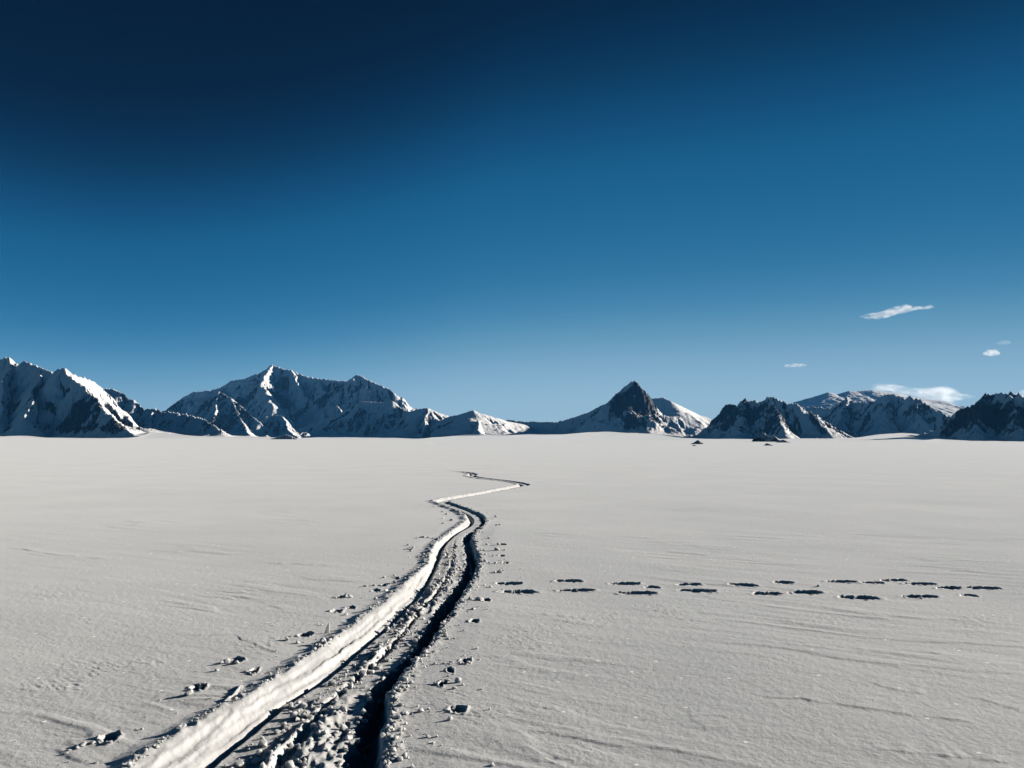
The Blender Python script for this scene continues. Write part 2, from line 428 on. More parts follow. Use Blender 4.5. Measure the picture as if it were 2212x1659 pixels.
def ground(x, y):
    r = np.hypot(x, y)
    az = np.arctan2(x, y)
    # far: the plain climbs to the foot of the mountains
    sl = np.interp(az, EDGE_A, EDGE_Z)
    sl = np.where(np.abs(az) > 1.2, 0.0, sl)
    z = np.maximum(sl, -0.0008) * r * np.cos(az) * sstep(0.45, 1.0, r / np.interp(az, EDGE_RA, EDGE_R)) * sstep(17000, 12000, r)
    far = sstep(60, 400, r)
    z = z + sstep(0.4, 0.95, r / np.interp(az, EDGE_RA, EDGE_R)) * sstep(13000, 9000, r) * 8 * fbm(x / 420, y / 1100, 3, 47)
    z = z + far * (0.0008 * r * sstep(5000, 2000, r) * fbm(x / 240, y / 380, 3, 40) + 0.08 * fbm(x / 30, y / 40, 3, 44) * sstep(2000, 300, r))
    mid = sstep(2.5, 7, r) * sstep(260, 60, r)
    z = z + mid * (0.020 * fbm(x / 5.5, y / 5.5, 3, 50) + 0.020 * perlin(x / 14, y / 9, 54))
    z = z + sstep(30, 12, r) * 0.0045 * fbm(x / 1.3, y / 1.7, 2, 57)
    # wind work: streaks that run away to the side, with small scarps
    a = x * 0.87 - y * 0.49
    b = x * 0.49 + y * 0.87
    wob = 0.35 * perlin(x * .5, y * .5, 60)
    st = fbm(a / 1.6 + wob, b / 0.24 + wob, 4, 61)
    pm = sstep(-0.1, 0.7, fbm(x / 2.7, y / 3.4, 2, 66) + 0.22 * np.clip(x / 4, -0.6, 1))
    nearf = sstep(45, 15, r)
    z = z + nearf * (0.0026 + 0.0042 * pm) * st * 0.55
    sc_n = fbm(a / 2.6 + wob * .6, b / 0.5 + wob, 3, 70)
    z = z + nearf * 0.006 * pm * sstep(0.10, 0.26, sc_n) * sstep(0.9, 0.3, sc_n)
    # broken, crusty patches
    rough = sstep(0.15, 0.75, fbm(x / 1.1, y / 1.3, 3, 75) + 0.25 * np.clip((x - 1.2) / 2, 0, 1) * sstep(6.5, 4.8, r) - 0.1)
    z = z + sstep(14, 8, r) * rough * 0.0035 * ridged(a * 9, b * 24, 3, 78)
    z = z + sstep(16, 9, r) * 0.0012 * fbm(x * 14, y * 14, 2, 80)
    for cx, cy, hw, h in DR:
        dx = (x - cx) / hw
        m = (np.abs(dx) < 1.6) & (np.abs(y - cy) < 60 * h)
        t = (y - cy)
        prof = np.where(t < 0, sstep(-h * 2.2, 0, t), np.exp(-t / (h * 14)))
        z = z + np.where(m, h * prof * np.exp(-(dx * 1.5) ** 2), 0)
    for pts, dep, wd in CRACKS:
        lo, hi = pts.min(0) - 0.5, pts.max(0) + 0.5
        m = (x > lo[0]) & (x < hi[0]) & (y > lo[1]) & (y < hi[1])
        if not m.any(): continue
        X, Y = x[m], y[m]
        X = X + 0.03 * perlin(X * 5, Y * 5, 90); Y = Y + 0.03 * perlin(X * 6, Y * 6, 91)
        best = np.full(X.shape, 9.0); sgn = np.zeros(X.shape); tt = np.zeros(X.shape)
        for k, (p, q) in enumerate(zip(pts, pts[1:])):
            e = q - p; ln = np.hypot(*e)
            t = np.clip(((X - p[0]) * e[0] + (Y - p[1]) * e[1]) / ln ** 2, 0, 1)
            dx, dy = X - p[0] - t * e[0], Y - p[1] - t * e[1]
            d = np.hypot(dx, dy)
            s = np.sign(e[0] * dy - e[1] * dx)
            u = d < best
            best = np.where(u, d, best); sgn = np.where(u, s, sgn); tt = np.where(u, (k + t) / (len(pts) - 1), tt)
        sd = best * sgn                                            # positive: beyond the line
        amp = dep * sstep(0, .12, tt) * sstep(1, .85, tt) * (0.55 + 0.6 * perlin(tt * 9, tt * 0 + .5, 93))
        add = amp * np.where(sd > 0, np.exp(-sd / 0.16), sstep(-wd, 0, sd))
        z[m] += add
    tz, td = trench(x, y)
    inside = td < 0.05
    calm = sstep(-0.05, 0.25, td)
    z = np.where(r < 70, z * (0.35 + 0.65 * calm) + tz, z)
    return z, td

def prints_height(x, y, z, want=None):
    own = np.full(x.shape, -1, int)
    for k, p in enumerate(PRINTS):
        m = (np.abs(x - p['x']) < p['a'] * 2.2) & (np.abs(y - p['y']) < p['b'] * 3 + .1)
        idx = np.nonzero(m)
        if len(idx[0]) == 0: continue
        X, Y = x[idx] - p['x'], y[idx] - p['y']
        c, s = math.cos(p['rot']), math.sin(p['rot'])
        X, Y = X * c + Y * s, -X * s + Y * c
        wob = 0.16 * perlin(X * 9, Y * 9, p['seed']) + 0.10 * perlin(X * 24, Y * 24, p['seed'] + 3)
        b = p['b'] * (1 - 0.25 * np.clip(-X / p['a'], -1, 1))
        q = (np.abs(X / p['a']) ** 2.4 + np.abs(Y / b) ** 2.4) ** (1 / 2.4) + wob
        hole = sstep(1.0, 0.72, q)
        rim = np.exp(-((q - 1.12) / 0.16) ** 2)
        lump = np.maximum(0, fbm(X * 16, Y * 16, 2, p['seed'] + 7))
        amp = 0.030 if p['row'] in ('L', 'R') else 0.012
        z[idx] += -p['dep'] * hole * (1 + 0.25 * perlin(X * 14, Y * 14, p['seed'] + 9)) + rim * (0.004 + amp * lump)
        sub = own[idx]
        sub[q < 1.14] = k
        own[idx] = sub
    return own

def hgt(x, y):
    x = np.atleast_1d(np.asarray(x, float)); y = np.atleast_1d(np.asarray(y, float))
    z, td = ground(x, y)
    prints_height(x, y, z)
    return z

def build_ground():
    dense = np.arange(-38.0, 38.0, 0.063)
    coarse = np.arange(38.0, 322.0, 2.5)
    th = np.radians(np.concatenate([dense, coarse]))
    rr = np.concatenate([np.geomspace(0.3, 3.0, 110, endpoint=False), np.geomspace(3.0, 60, 960, endpoint=False), np.geomspace(60, 17000, 260)])
    nt, nr = len(th), len(rr)
    Rg, T = np.meshgrid(rr, th, indexing='ij')
    x, y = (Rg * np.sin(T)).ravel(), (Rg * np.cos(T)).ravel()
    z, td = ground(x, y)
    own = prints_height(x, y, z)
    verts = np.column_stack([x, y, z])
    verts = np.vstack([verts, [[0, 0, z[:nt].mean()]]])
    i, j = np.meshgrid(np.arange(nr - 1), np.arange(nt), indexing='ij')
    j2 = (j + 1) % nt
    faces = np.column_stack([(i * nt + j).ravel(), (i * nt + j2).ravel(), ((i + 1) * nt + j2).ravel(), ((i + 1) * nt + j).ravel()])[:, ::-1]
    fr = rr[i.ravel()]
    f_own = own[faces].max(1)
    f_td = td[faces].min(1)
    in_path = (f_td < 0) & (y[faces].max(1) < Y_END) & (y[faces].min(1) > 0.4) & (fr < 60) & (f_own < 0)
    keep = (f_own < 0) & ~in_path
    v, f, _ = subset(verts, faces, keep)
    g = link("snow_field", mesh_from("snow_field", v, f, M_SNOW))
    tag(g, "flat wind-crusted snow plain reaching to the foot of the mountains", "snow field", kind="structure")
    v, f, _ = subset(verts, faces, in_path)
    g = link("snow_path", mesh_from("snow_path", v, f, M_SNOW))
    tag(g, "winding trench ploughed through the snow towards the mountains", "path", kind="structure")
    # the patch right under the camera
    fan = np.array([[nt * nr, (k + 1) % nt, k] for k in range(nt)])
    v, f, _ = subset(verts, fan, np.ones(nt, bool))
    tag(link("snow_ground", mesh_from("snow_ground", v, f, M_SNOW)), "patch of flat snow under the viewer's feet", "snow field", kind="structure")
    order = {}
    words = ["first", "second", "third", "fourth", "fifth", "sixth", "seventh", "eighth", "ninth", "tenth", "eleventh", "twelfth", "thirteenth", "fourteenth", "fifteenth", "sixteenth"]
    rows = {r: sorted([k for k, p in enumerate(PRINTS) if p['row'] == r], key=lambda k: PRINTS[k]['u'] if r in ('far', 'near', 'mid') else PRINTS[k]['y']) for r in ('far', 'near', 'mid', 'L', 'R')}
    for r, ks in rows.items():
        for n, k in enumerate(ks):
            sel = f_own == k
            if sel.sum() < 4: continue
            p = PRINTS[k]
            v, f, _ = subset(verts, faces, sel)
            c = np.array([p['x'], p['y'], 0.0])
            o = link("footprint", mesh_from("footprint", v - c, f, M_SNOW), c)
            if r in ('far', 'near'):
                lab = f"{words[n]} footprint from the trench in the {'farther' if r == 'far' else 'nearer'} row of prints crossing the snow"
                grp = "footprints in two rows crossing the open snow"
            elif r == 'mid':
                lab, grp = "small short footprint between the two rows of prints crossing the open snow", "footprints in two rows crossing the open snow"
            else:
                lab = f"{words[n]} shallow footprint from the viewer, beside the {'bright left' if r == 'L' else 'shadowed right'} bank of the trench"
                grp = "shallow footprints beside the trench"
            tag(o, lab, "footprint", grp)

build_ground()

# ------------------------------------------------------------------ mountains
def seg_field(x, y, pts, k):
    """Highest of the cones and roofs that fall away from a crest line at slope k; also arc length and distance."""
    best = np.full(x.shape, -1e9); S = np.zeros(x.shape); D = np.full(x.shape, 1e9)
    s0 = 0.0
    for p, q in zip(pts, pts[1:]):
        e = q[:2] - p[:2]; ln = math.hypot(*e)
        t = np.clip(((x - p[0]) * e[0] + (y - p[1]) * e[1]) / max(ln * ln, 1e-6), 0, 1)
        d = np.hypot(x - p[0] - t * e[0], y - p[1] - t * e[1])
        z = p[2] + t * (q[2] - p[2]) - k * d
        m = z > best
        best = np.where(m, z, best); S = np.where(m, s0 + t * ln, S); D = np.where(m, d, D)
        s0 += ln
    return best, S, D

def mountain(label, crests, urange, yrange, rock=0.0, gully=1.0, rough=1.0, step=1.0, seed=0, lam=90.0, jag=3.0, name="mountain", rocky=()):
    nu = int((urange[1] - urange[0]) / (0.95 * step))
    ny = int(300 / step)
    U = np.linspace(urange[0], urange[1], nu)
    Yv = np.geomspace(yrange[0], yrange[1], ny)
    YY, UU = np.meshgrid(Yv, U, indexing='ij')
    x = ((UU - CU) / FPX * YY).ravel(); y = YY.ravel()
    wx = x + 26 * rough * perlin(x / 210, y / 210, seed + 1) + 10 * rough * perlin(x / 70, y / 70, seed + 2)
    wy = y + 26 * rough * perlin(x / 230, y / 230, seed + 3) + 10 * rough * perlin(x / 75, y / 75, seed + 4)
    z = np.full(x.shape, -1e9); S = np.zeros(x.shape); D = np.zeros(x.shape)
    for n, (pts, k) in enumerate(crests):
        P = [at_depth(u, v, Y) for u, v, Y in pts]
        w = 0.0 if n == 0 else 1.0
        b0, s0, d0 = seg_field(x, y, P, k)
        b1, s1, d1 = seg_field(wx, wy, P, k)
        m = sstep(20, 160, d0) if n == 0 else np.ones_like(d0)
        b = b0 * (1 - m) + b1 * m
        s, d = s0 * (1 - m) + s1 * m, d0
        hi = b > z
        z = np.where(hi, b, z); S = np.where(hi, s + 1000 * n, S); D = np.where(hi, d, D)
    ramp = sstep(0, 220, D)
    wsl = 0.30 * perlin(x / 150, y / 150, seed + 9)
    g1 = ridged(S / lam + wsl, D / (lam * 9), 2, seed + 5, .5)
    g1b = ridged(S / (lam * .37) + wsl * 2, D / (lam * 4), 2, seed + 7, .5)
    g2 = ridged(x / 300, y / 300, 4, seed + 12, .45)
    g3 = fbm(x / 42, y / 42, 3, seed + 17, .55)
    disp = ramp * (gully * (50 * (g1 - 1.2) + 18 * (g1b - 1.2)) + rough * 40 * (g2 - 1.4) + rough * 5 * (g3 - 1)) + (1 - ramp) * (rough * 5 * (g3 - .3) * sstep(0, 14, D) + jag * (ridged(S / 48, 0.37 + 0 * S, 3, seed + 41, .6) - .9) * sstep(70, 0, D))
    z = z + disp
    gz, _ = ground(x, y)
    w = 32.0
    dz = np.clip((z - gz) / w, -40, 60)
    zz = gz - 4 + np.where(dz > 30, z - gz + 4 - 4 * np.exp(-dz / 6), w * np.log1p(np.exp(dz)))
    X, Yg, Z = x.reshape(ny, nu), y.reshape(ny, nu), zz.reshape(ny, nu)
    a = np.stack([np.gradient(X, axis=1), np.gradient(Yg, axis=1), np.gradient(Z, axis=1)], -1)
    b = np.stack([np.gradient(X, axis=0), np.gradient(Yg, axis=0), np.gradient(Z, axis=0)], -1)
    nrm = np.cross(a, b)
    nrm /= np.linalg.norm(nrm, axis=-1, keepdims=True)
    slope = np.sqrt(np.maximum(0, 1 - nrm[..., 2] ** 2)) / np.maximum(nrm[..., 2], .05)
    slope = slope.ravel()
    streak = fbm(S / 45 + wsl, D / 240, 3, seed + 25)
    patch = fbm(x / 330, y / 330, 3, seed + 21)
    rk = (slope - 0.95) * 0.45 + patch * 0.30 + streak * 0.34 + 0.20 + rock - 0.14 * g1
    for (u, v, Yr, rad, am) in rocky:
        c = at_depth(u, v, Yr)
        rk = rk + am * np.exp(-(((x - c[0]) ** 2 + (zz - c[2]) ** 2 * 1.0 + 0.15 * (y - c[1]) ** 2) / rad ** 2))
    low = sstep(10, 40, zz - gz)
    crag = sstep(.25, .65, rk) * low * sstep(0, 40, D)
    zz = zz + crag * rough * (22 * (ridged(x / 58 + wsl, y / 95, 3, seed + 31, .6) - 1.3) + 8 * fbm(x / 17, y / 20, 2, seed + 35))
    rk = np.where(low < 1, rk * low - 1.2 * (1 - low), rk)
    verts = np.column_stack([x, y, zz])
    i, j = np.meshgrid(np.arange(ny - 1), np.arange(nu - 1), indexing='ij')
    faces = np.column_stack([(i * nu + j).ravel(), (i * nu + j + 1).ravel(), ((i + 1) * nu + j + 1).ravel(), ((i + 1) * nu + j).ravel()])
    keep = (zz - gz)[faces].max(1) > -2.5
    v, f, ids = subset(verts, faces, keep)
    o = link(name, mesh_from(name, v, f, M_MTN, attr={"rock": rk[ids]}))
    tag(o, label, "mountain", "snowy mountains along the horizon", "structure")
    return o

# steep massif with a bright right-hand slope, at the left edge
mountain("tall fluted snow massif with a dark rock triangle and a bright slope beside it, leftmost of the range",
    [([(-420,800,6000),(-260,760,5700),(-120,765,5500),(0,774,5400),(20,770,5380),(40,788,5350),(53,778,5320),(75,786,5260),(88,793,5200),(116,804,5150),(126,797,5120),(141,793,5080),
       (153,803,5100),(171,812,5150),(186,816,5200),(201,821,5250),(216,834,5300),(240,865,5500)], 0.80),
     ([(141,793,5080),(168,826,4950),(190,850,4850),(211,858,4780),(228,880,4650),(248,905,4500),(275,932,4330),(290,950,4250)], 0.85),
     ([(88,793,5200),(70,850,4850),(60,900,4600)], 0.9), ([(20,770,5380),(5,840,4950),(0,900,4650)], 0.9),
     ([(-120,765,5500),(-80,860,4900),(-60,930,4500)], 0.9)],
    (-430, 420), (4000, 6600), rock=-0.16, gully=0.9, seed=100, jag=9, rocky=[(130,905,4500,150,.9),(250,920,4400,90,.8),(165,880,4700,90,.5)])
mountain("low dark ridge of broken rock dropping to a pass, behind the leftmost massif",
    [([(110,810,7300),(150,825,7100),(218,838,6600),(241,840,6550),(259,843,6500),(279,861,6450),(289,862,6400),(311,884,6350),(332,882,6300),(352,887,6250),(400,893,6150),(440,905,6000),(480,930,5850)], 0.75),
     ([(279,861,6450),(275,900,6200),(270,935,5950)], .9), ([(332,882,6300),(325,910,6100),(318,935,5950)], .9)],
    (90, 520), (5500, 8000), rock=0.08, seed=130, jag=12, lam=70)
mountain("highest massif with a sunlit pointed summit and a long shoulder, behind the lower ridges",
    [([(300,905,12700),(340,893,12500),(359,884,12400),(392,860,12300),(417,846,12200),(452,843,12000),(477,837,11900),(502,821,11700),(527,818,11600),(553,807,11500),(567,805,11400),(587,788,11300),
       (602,791,11250),(615,798,11200),(628,798,11150),(658,812,11000),(683,816,10900),(718,820,10700),(736,822,10650),(753,821,10600),(772,808,10500),(793,818,10400),(811,827,10300),
       (836,836,10200),(851,848,10100),(869,869,10000),(884,886,9950),(905,915,9900)], 0.60),
     ([(587,788,11300),(572,812,10800),(565,828,10450),(578,852,10050),(592,872,9750)], .62),
     ([(628,798,11150),(642,825,10700),(655,850,10350)], .85), ([(683,816,10900),(703,848,10250),(735,882,9700)], .8), ([(718,820,10700),(745,860,10050)], .85),
     ([(502,821,11700),(490,870,11000),(480,910,10500)], .7)],
    (270, 930), (9000, 13800), rock=-0.20, gully=1.6, rough=1.5, seed=160, jag=9, lam=150, rocky=[(600,825,10900,330,.25),(830,860,10000,330,.22)])
mountain("small rocky pyramid in front of the highest massif, its right edge sunlit",
    [([(360,935,9000),(385,925,8900),(412,912,8700),(440,885,8500),(455,856,8400),(475,846,8300),(500,860,8150),(530,885,8050),(556,906,7950),(592,941,7850)], 0.80),
     ([(475,846,8300),(468,880,8000),(455,935,7600)], .9), ([(500,860,8150),(520,910,7800),(540,945,7500)], .9)],
    (330, 640), (7100, 9600), rock=0.12, seed=190, jag=9, lam=80, rocky=[(500,905,7900,200,.3)])
mountain("small snowy knoll with a bright hollow at the foot of the highest massif",
    [([(560,925,8300),(575,912,8250),(592,896,8200),(608,897,8100),(625,918,8000),(645,947,7900)], 0.7),
     ([(592,896,8200),(585,920,7950),(578,945,7700)], .8), ([(608,897,8100),(628,930,7800),(645,948,7650)], .8)],
    (540, 690), (7400, 8900), rock=0.0, seed=210, lam=60)
mountain("long shaded snow ridge ending in a sharp fluted corner, below the highest massif",
    [([(610,940,9400),(640,928,9300),(700,905,9100),(740,888,9000),(781,866,8900),(815,868,8850),(848,865,8800),(870,884,8700),(884,888,8600),(906,882,8400),(924,880,8300),(944,889,8350),(967,897,8400),(985,910,8500)], 0.62),
     ([(924,880,8300),(917,905,8050),(913,944,7800)], .95), ([(781,866,8900),(790,900,8600)], .7), ([(700,905,9100),(720,925,8700)], .7)],
    (600, 1010), (7500, 10200), rock=-0.12, gully=.9, rough=.9, seed=230, lam=90, rocky=[(800,885,8700,170,.3),(735,915,8800,140,.3)])
mountain("low snow ridge with a shaded wall meeting a bright right-hand flank, next to the fluted corner",
    [([(945,912,8100),(969,899,7900),(994,894,7800),(1010,889,7700),(1022,885,7600),(1032,890,7600),(1070,901,7700),(1095,909,7850),(1130,916,8000),(1160,930,8200)], 0.50),
     ([(1022,885,7600),(1031,903,7450),(1032,928,7150),(1036,941,6900)], .8)],
    (930, 1190), (6600, 9000), rock=-0.22, gully=.7, rough=.6, seed=250, lam=70)
mountain("dark pointed rock pyramid standing alone with a long smooth snow shoulder",
    [([(1060,918,8700),(1084,908,8500),(1104,906,8400),(1135,910,8300),(1152,909,8250),(1167,911,8200),(1205,910,8000),(1235,902,7800),(1270,890,7600),(1300,875,7400),(1335,855,7200),(1338,847,7180),(1348,835,7120),(1361,826,7050),(1368,821,7000),
       (1373,823,6990),(1381,833,6950),(1398,851,6880),(1411,866,6810),(1423,890,6730),(1438,917,6640),(1450,939,6570)], 0.80),
     ([(1368,821,7000),(1377,870,6800),(1384,905,6620),(1390,938,6450)], 1.05)],
    (1040, 1480), (6100, 9400), rock=-0.14, gully=1.0, seed=270, jag=7, lam=70, rocky=[(1372,850,6900,170,.55),(1378,885,6750,170,.40),(1385,915,6600,150,.30),(1290,915,7200,110,.3)])
mountain("rounded snow dome with a bright sliver along its crest, behind the rock pyramid",
    [([(1380,880,9200),(1408,860,9000),(1433,858,8900),(1449,866,8800),(1469,875,8900),(1509,895,9100),(1526,900,9150),(1544,907,9150),(1585,930,9000)], 0.62)],
    (1360, 1620), (7600, 10200), rock=-0.45, gully=.35, rough=.45, seed=290, lam=100)
mountain("jagged dark ridge of several teeth, just beyond the rock pyramid and snow dome",
    [([(1490,948,6800),(1530,930,6600),(1544,909,6500),(1554,890,6450),(1569,875,6400),(1582,872,6350),(1590,876,6330),(1597,874,6300),(1609,858,6250),(1619,867,6250),(1624,863,6200),(1630,864,6200),(1638,869,6180),(1646,866,6150),
       (1661,856,6100),(1679,861,6050),(1701,871,6000),(1724,873,5990),(1730,879,5980),(1759,893,5960),(1790,915,5950),(1830,942,5950)], 0.85),
     ([(1661,856,6100),(1680,895,5850),(1700,945,5500)], .95), ([(1609,858,6250),(1603,900,6000),(1598,945,5700)], .95)],
    (1470, 1870), (5200, 7600), rock=0.06, gully=1.1, seed=310, jag=16, lam=60, rocky=[(1590,900,6100,180,.2),(1660,885,5950,170,.25)])
mountain("broad dark massif with rounded twin tops, under the bank of cloud",
    [([(1690,890,8500),(1730,879,8200),(1759,877,8100),(1780,880,8000),(1796,880,7900),(1812,871,7800),(1830,857,7700),(1836,863,7680),(1849,869,7600),(1865,867,7500),(1875,869,7450),(1894,864,7400),(1902,855,7350),(1920,849,7300),(1933,851,7250),
       (1947,857,7200),(1957,859,7150),(1965,855,7100),(1976,860,7050),(1986,861,7000),(2005,875,6900),(2031,888,6800),(2053,902,6700),(2085,928,6600)], 0.78),
     ([(1920,849,7300),(1915,890,7000),(1900,930,6600)], .9), ([(1830,857,7700),(1815,900,7300),(1800,940,6900)], .9), ([(1976,860,7050),(1985,900,6750)], .9)],
    (1670, 2120), (6200, 9200), rock=0.02, gully=1.0, seed=330, jag=14, lam=75)
mountain("far pale snow mountain fading into haze below the bank of cloud",
    [([(1650,900,14900),(1690,890,14950),(1730,873,15000),(1759,859,15050),(1788,847,15100),(1809,851,15150),(1833,844,15200),(1850,845,15250),(1881,842,15300),(1918,846,15400),(1947,851,15500),(1976,858,15550),(1997,861,15600),
       (2037,865,15700),(2053,877,15800),(2069,884,15850),(2110,905,15900)], 0.30)],
    (1640, 2130), (13500, 16900), rock=-0.95, gully=.3, rough=.25, step=1.4, seed=350, lam=200)
mountain("big dark rocky massif with a serrated top, rightmost of the range",
    [([(1960,956,4950),(1985,948,4900),(2024,925,4850),(2050,909,4800),(2069,885,4750),(2087,876,4720),(2106,873,4700),(2119,861,4650),(2129,850,4600),(2140,853,4590),(2156,850,4550),(2169,847,4520),(2184,846,4500),(2193,856,4480),(2202,848,4450),
       (2212,853,4430),(2260,850,4350),(2330,870,4250),(2420,905,4200),(2520,950,4150)], 0.95),
     ([(2129,850,4600),(2120,900,4350),(2105,950,4050)], 1.1), ([(2184,846,4500),(2190,900,4250),(2195,950,4000)], 1.1)],
    (1930, 2560), (3700, 5600), rock=0.10, gully=.9, seed=370, jag=14, lam=60, rocky=[(2130,890,4500,160,.25),(2190,880,4350,160,.25)])

# ------------------------------------------------------------------ rock outcrops on the plain
def rock_material():
    m, nt, N, L, p = nodes_of("outcrop_rock")
    geo = N.new("ShaderNodeNewGeometry")
    sx = N.new("ShaderNodeSeparateXYZ"); L.new(geo.outputs["True Normal"], sx.inputs[0])
    n1 = N.new("ShaderNodeTexNoise"); n1.inputs["Scale"].default_value = 0.15; n1.inputs["Detail"].default_value = 6
    L.new(geo.outputs["Position"], n1.inputs["Vector"])
    ad = N.new("ShaderNodeMath"); ad.operation = 'MULTIPLY_ADD'; ad.inputs[1].default_value = 0.7
    L.new(n1.outputs["Fac"], ad.inputs[0]); L.new(sx.outputs[2], ad.inputs[2])
    cr = N.new("ShaderNodeValToRGB"); e = cr.color_ramp.elements
    e[0].position = 1.02; e[1].position = 1.0
    mp = N.new("ShaderNodeMapRange"); mp.inputs[1].default_value = 0.95; mp.inputs[2].default_value = 1.12
    L.new(ad.outputs[0], mp.inputs[0])
    e[0].position = 0.0; e[0].color = (0.035, 0.035, 0.04, 1); e[1].position = 1.0; e[1].color = (0.80, 0.80, 0.81, 1)
    L.new(mp.outputs[0], cr.inputs[0]); L.new(cr.outputs[0], p.inputs["Base Color"])
    p.inputs["Roughness"].default_value = 0.8
    return m

M_ROCK = rock_material()

def outcrop(label, crest, k, urange, yrange, seed, rough):
    nu, ny = int((urange[1] - urange[0]) * 1.6), 110
    U = np.linspace(*urange, nu); Yv = np.linspace(*yrange, ny)
    YY, UU = np.meshgrid(Yv, U, indexing='ij')
    x = ((UU - CU) / FPX * YY).ravel(); y = YY.ravel()
    P = [at_depth(*c) for c in crest]
    z, S, D = seg_field(x, y, P, k)
    z = z + rough * (ridged(x / (rough * 5), y / (rough * 5), 3, seed) - .4) * sstep(0, rough * 4, D)
    gz, _ = ground(x, y)
    verts = np.column_stack([x, y, np.maximum(z, gz - 3)])
    i, j = np.meshgrid(np.arange(ny - 1), np.arange(nu - 1), indexing='ij')
    faces = np.column_stack([(i * nu + j).ravel(), (i * nu + j + 1).ravel(), ((i + 1) * nu + j + 1).ravel(), ((i + 1) * nu + j).ravel()])
    keep = (z - gz)[faces].max(1) > -1.0
    v, f, _ = subset(verts, faces, keep)
    c = v.mean(0); c[2] = v[:, 2].min()
    return tag(link("rock_outcrop", mesh_from("rock_outcrop", v - c, f, M_ROCK, smooth=False), c), label, "rock", "rock outcrops standing out of the snow plain")

outcrop("jagged dark rock outcrop below the toothed ridge, tallest of the outcrops", [(1622,954,1550),(1638,946,1540),(1645,938,1530),(1650,934,1525),(1653,938,1520),(1662,943,1510),(1672,940,1500),(1680,948,1490),(1694,956,1480)], 1.0, (1600,1715), (1400,1660), 3, 5)
outcrop("low rock outcrop with a long tapering tail of snow, beside the jagged outcrop", [(1672,958,820),(1684,951,815),(1692,949,812),(1702,954,808),(1712,956,803),(1726,957,796)], .8, (1655,1740), (760,860), 8, 2)
outcrop("small cone of dark rock in front of the jagged outcrop", [(1648,963,330),(1656,957,330),(1662,959,328),(1674,963,326)], .9, (1640,1685), (315,340), 12, .5)
outcrop("small lone rock with a snow cap, between the rock pyramid and the toothed ridge", [(1489,959,430),(1500,955,430),(1507,950,428),(1511,952,427),(1516,958,425)], .9, (1480,1525), (412,445), 15, .5)
outcrop("tiny flat rock lying in front of the small lone rock", [(1494,963.5,285),(1500,960.5,285),(1507,963.5,284)], .6, (1488,1514), (278,292), 18, .2)
outcrop("dark rock spur at the foot of the snowy knoll below the highest massif", [(575,949.5,1900),(600,944,1880),(618,938,1860),(632,943,1850),(648,950,1840)], .8, (560,665), (1700,2050), 21, 4)

# ------------------------------------------------------------------ snow lumps
def lump_mesh(seed):
    rng = random.Random(seed)
    bm = bmesh.new()
    for _ in range(16):
        v = Vector((rng.gauss(0, 1), rng.gauss(0, 1), rng.gauss(0, 1))).normalized()
        v = Vector((v.x * rng.uniform(.75, 1.1), v.y * rng.uniform(.7, 1.0), v.z * rng.uniform(.55, .8)))
        bm.verts.new(v * 0.5)
    r = bmesh.ops.convex_hull(bm, input=bm.verts[:])
    dead = list({g for g in r["geom_interior"] + r["geom_unused"] if isinstance(g, bmesh.types.BMVert)})
    if dead: bmesh.ops.delete(bm, geom=dead, context='VERTS')
    bmesh.ops.subdivide_edges(bm, edges=bm.edges[:], cuts=4, use_grid_fill=True)
    bmesh.ops.triangulate(bm, faces=bm.faces[:])
    for _ in range(2): bmesh.ops.smooth_vert(bm, verts=bm.verts[:], factor=0.4, use_axis_x=True, use_axis_y=True, use_axis_z=True)
    co = np.array([v.co for v in bm.verts])
    n = fbm(co[:, 0] * 4 + co[:, 2] * 3, co[:, 1] * 4 - co[:, 2] * 2.3, 3, seed)
    for v, k in zip(bm.verts, n):
        v.co *= 1 + 0.16 * k
        v.co.z += 0.22
    me = bpy.data.meshes.new("snow_lump")
    bm.to_mesh(me); bm.free()
    me.materials.append(M_LUMP)
    return me

LUMPS = [lump_mesh(s) for s in range(6)]
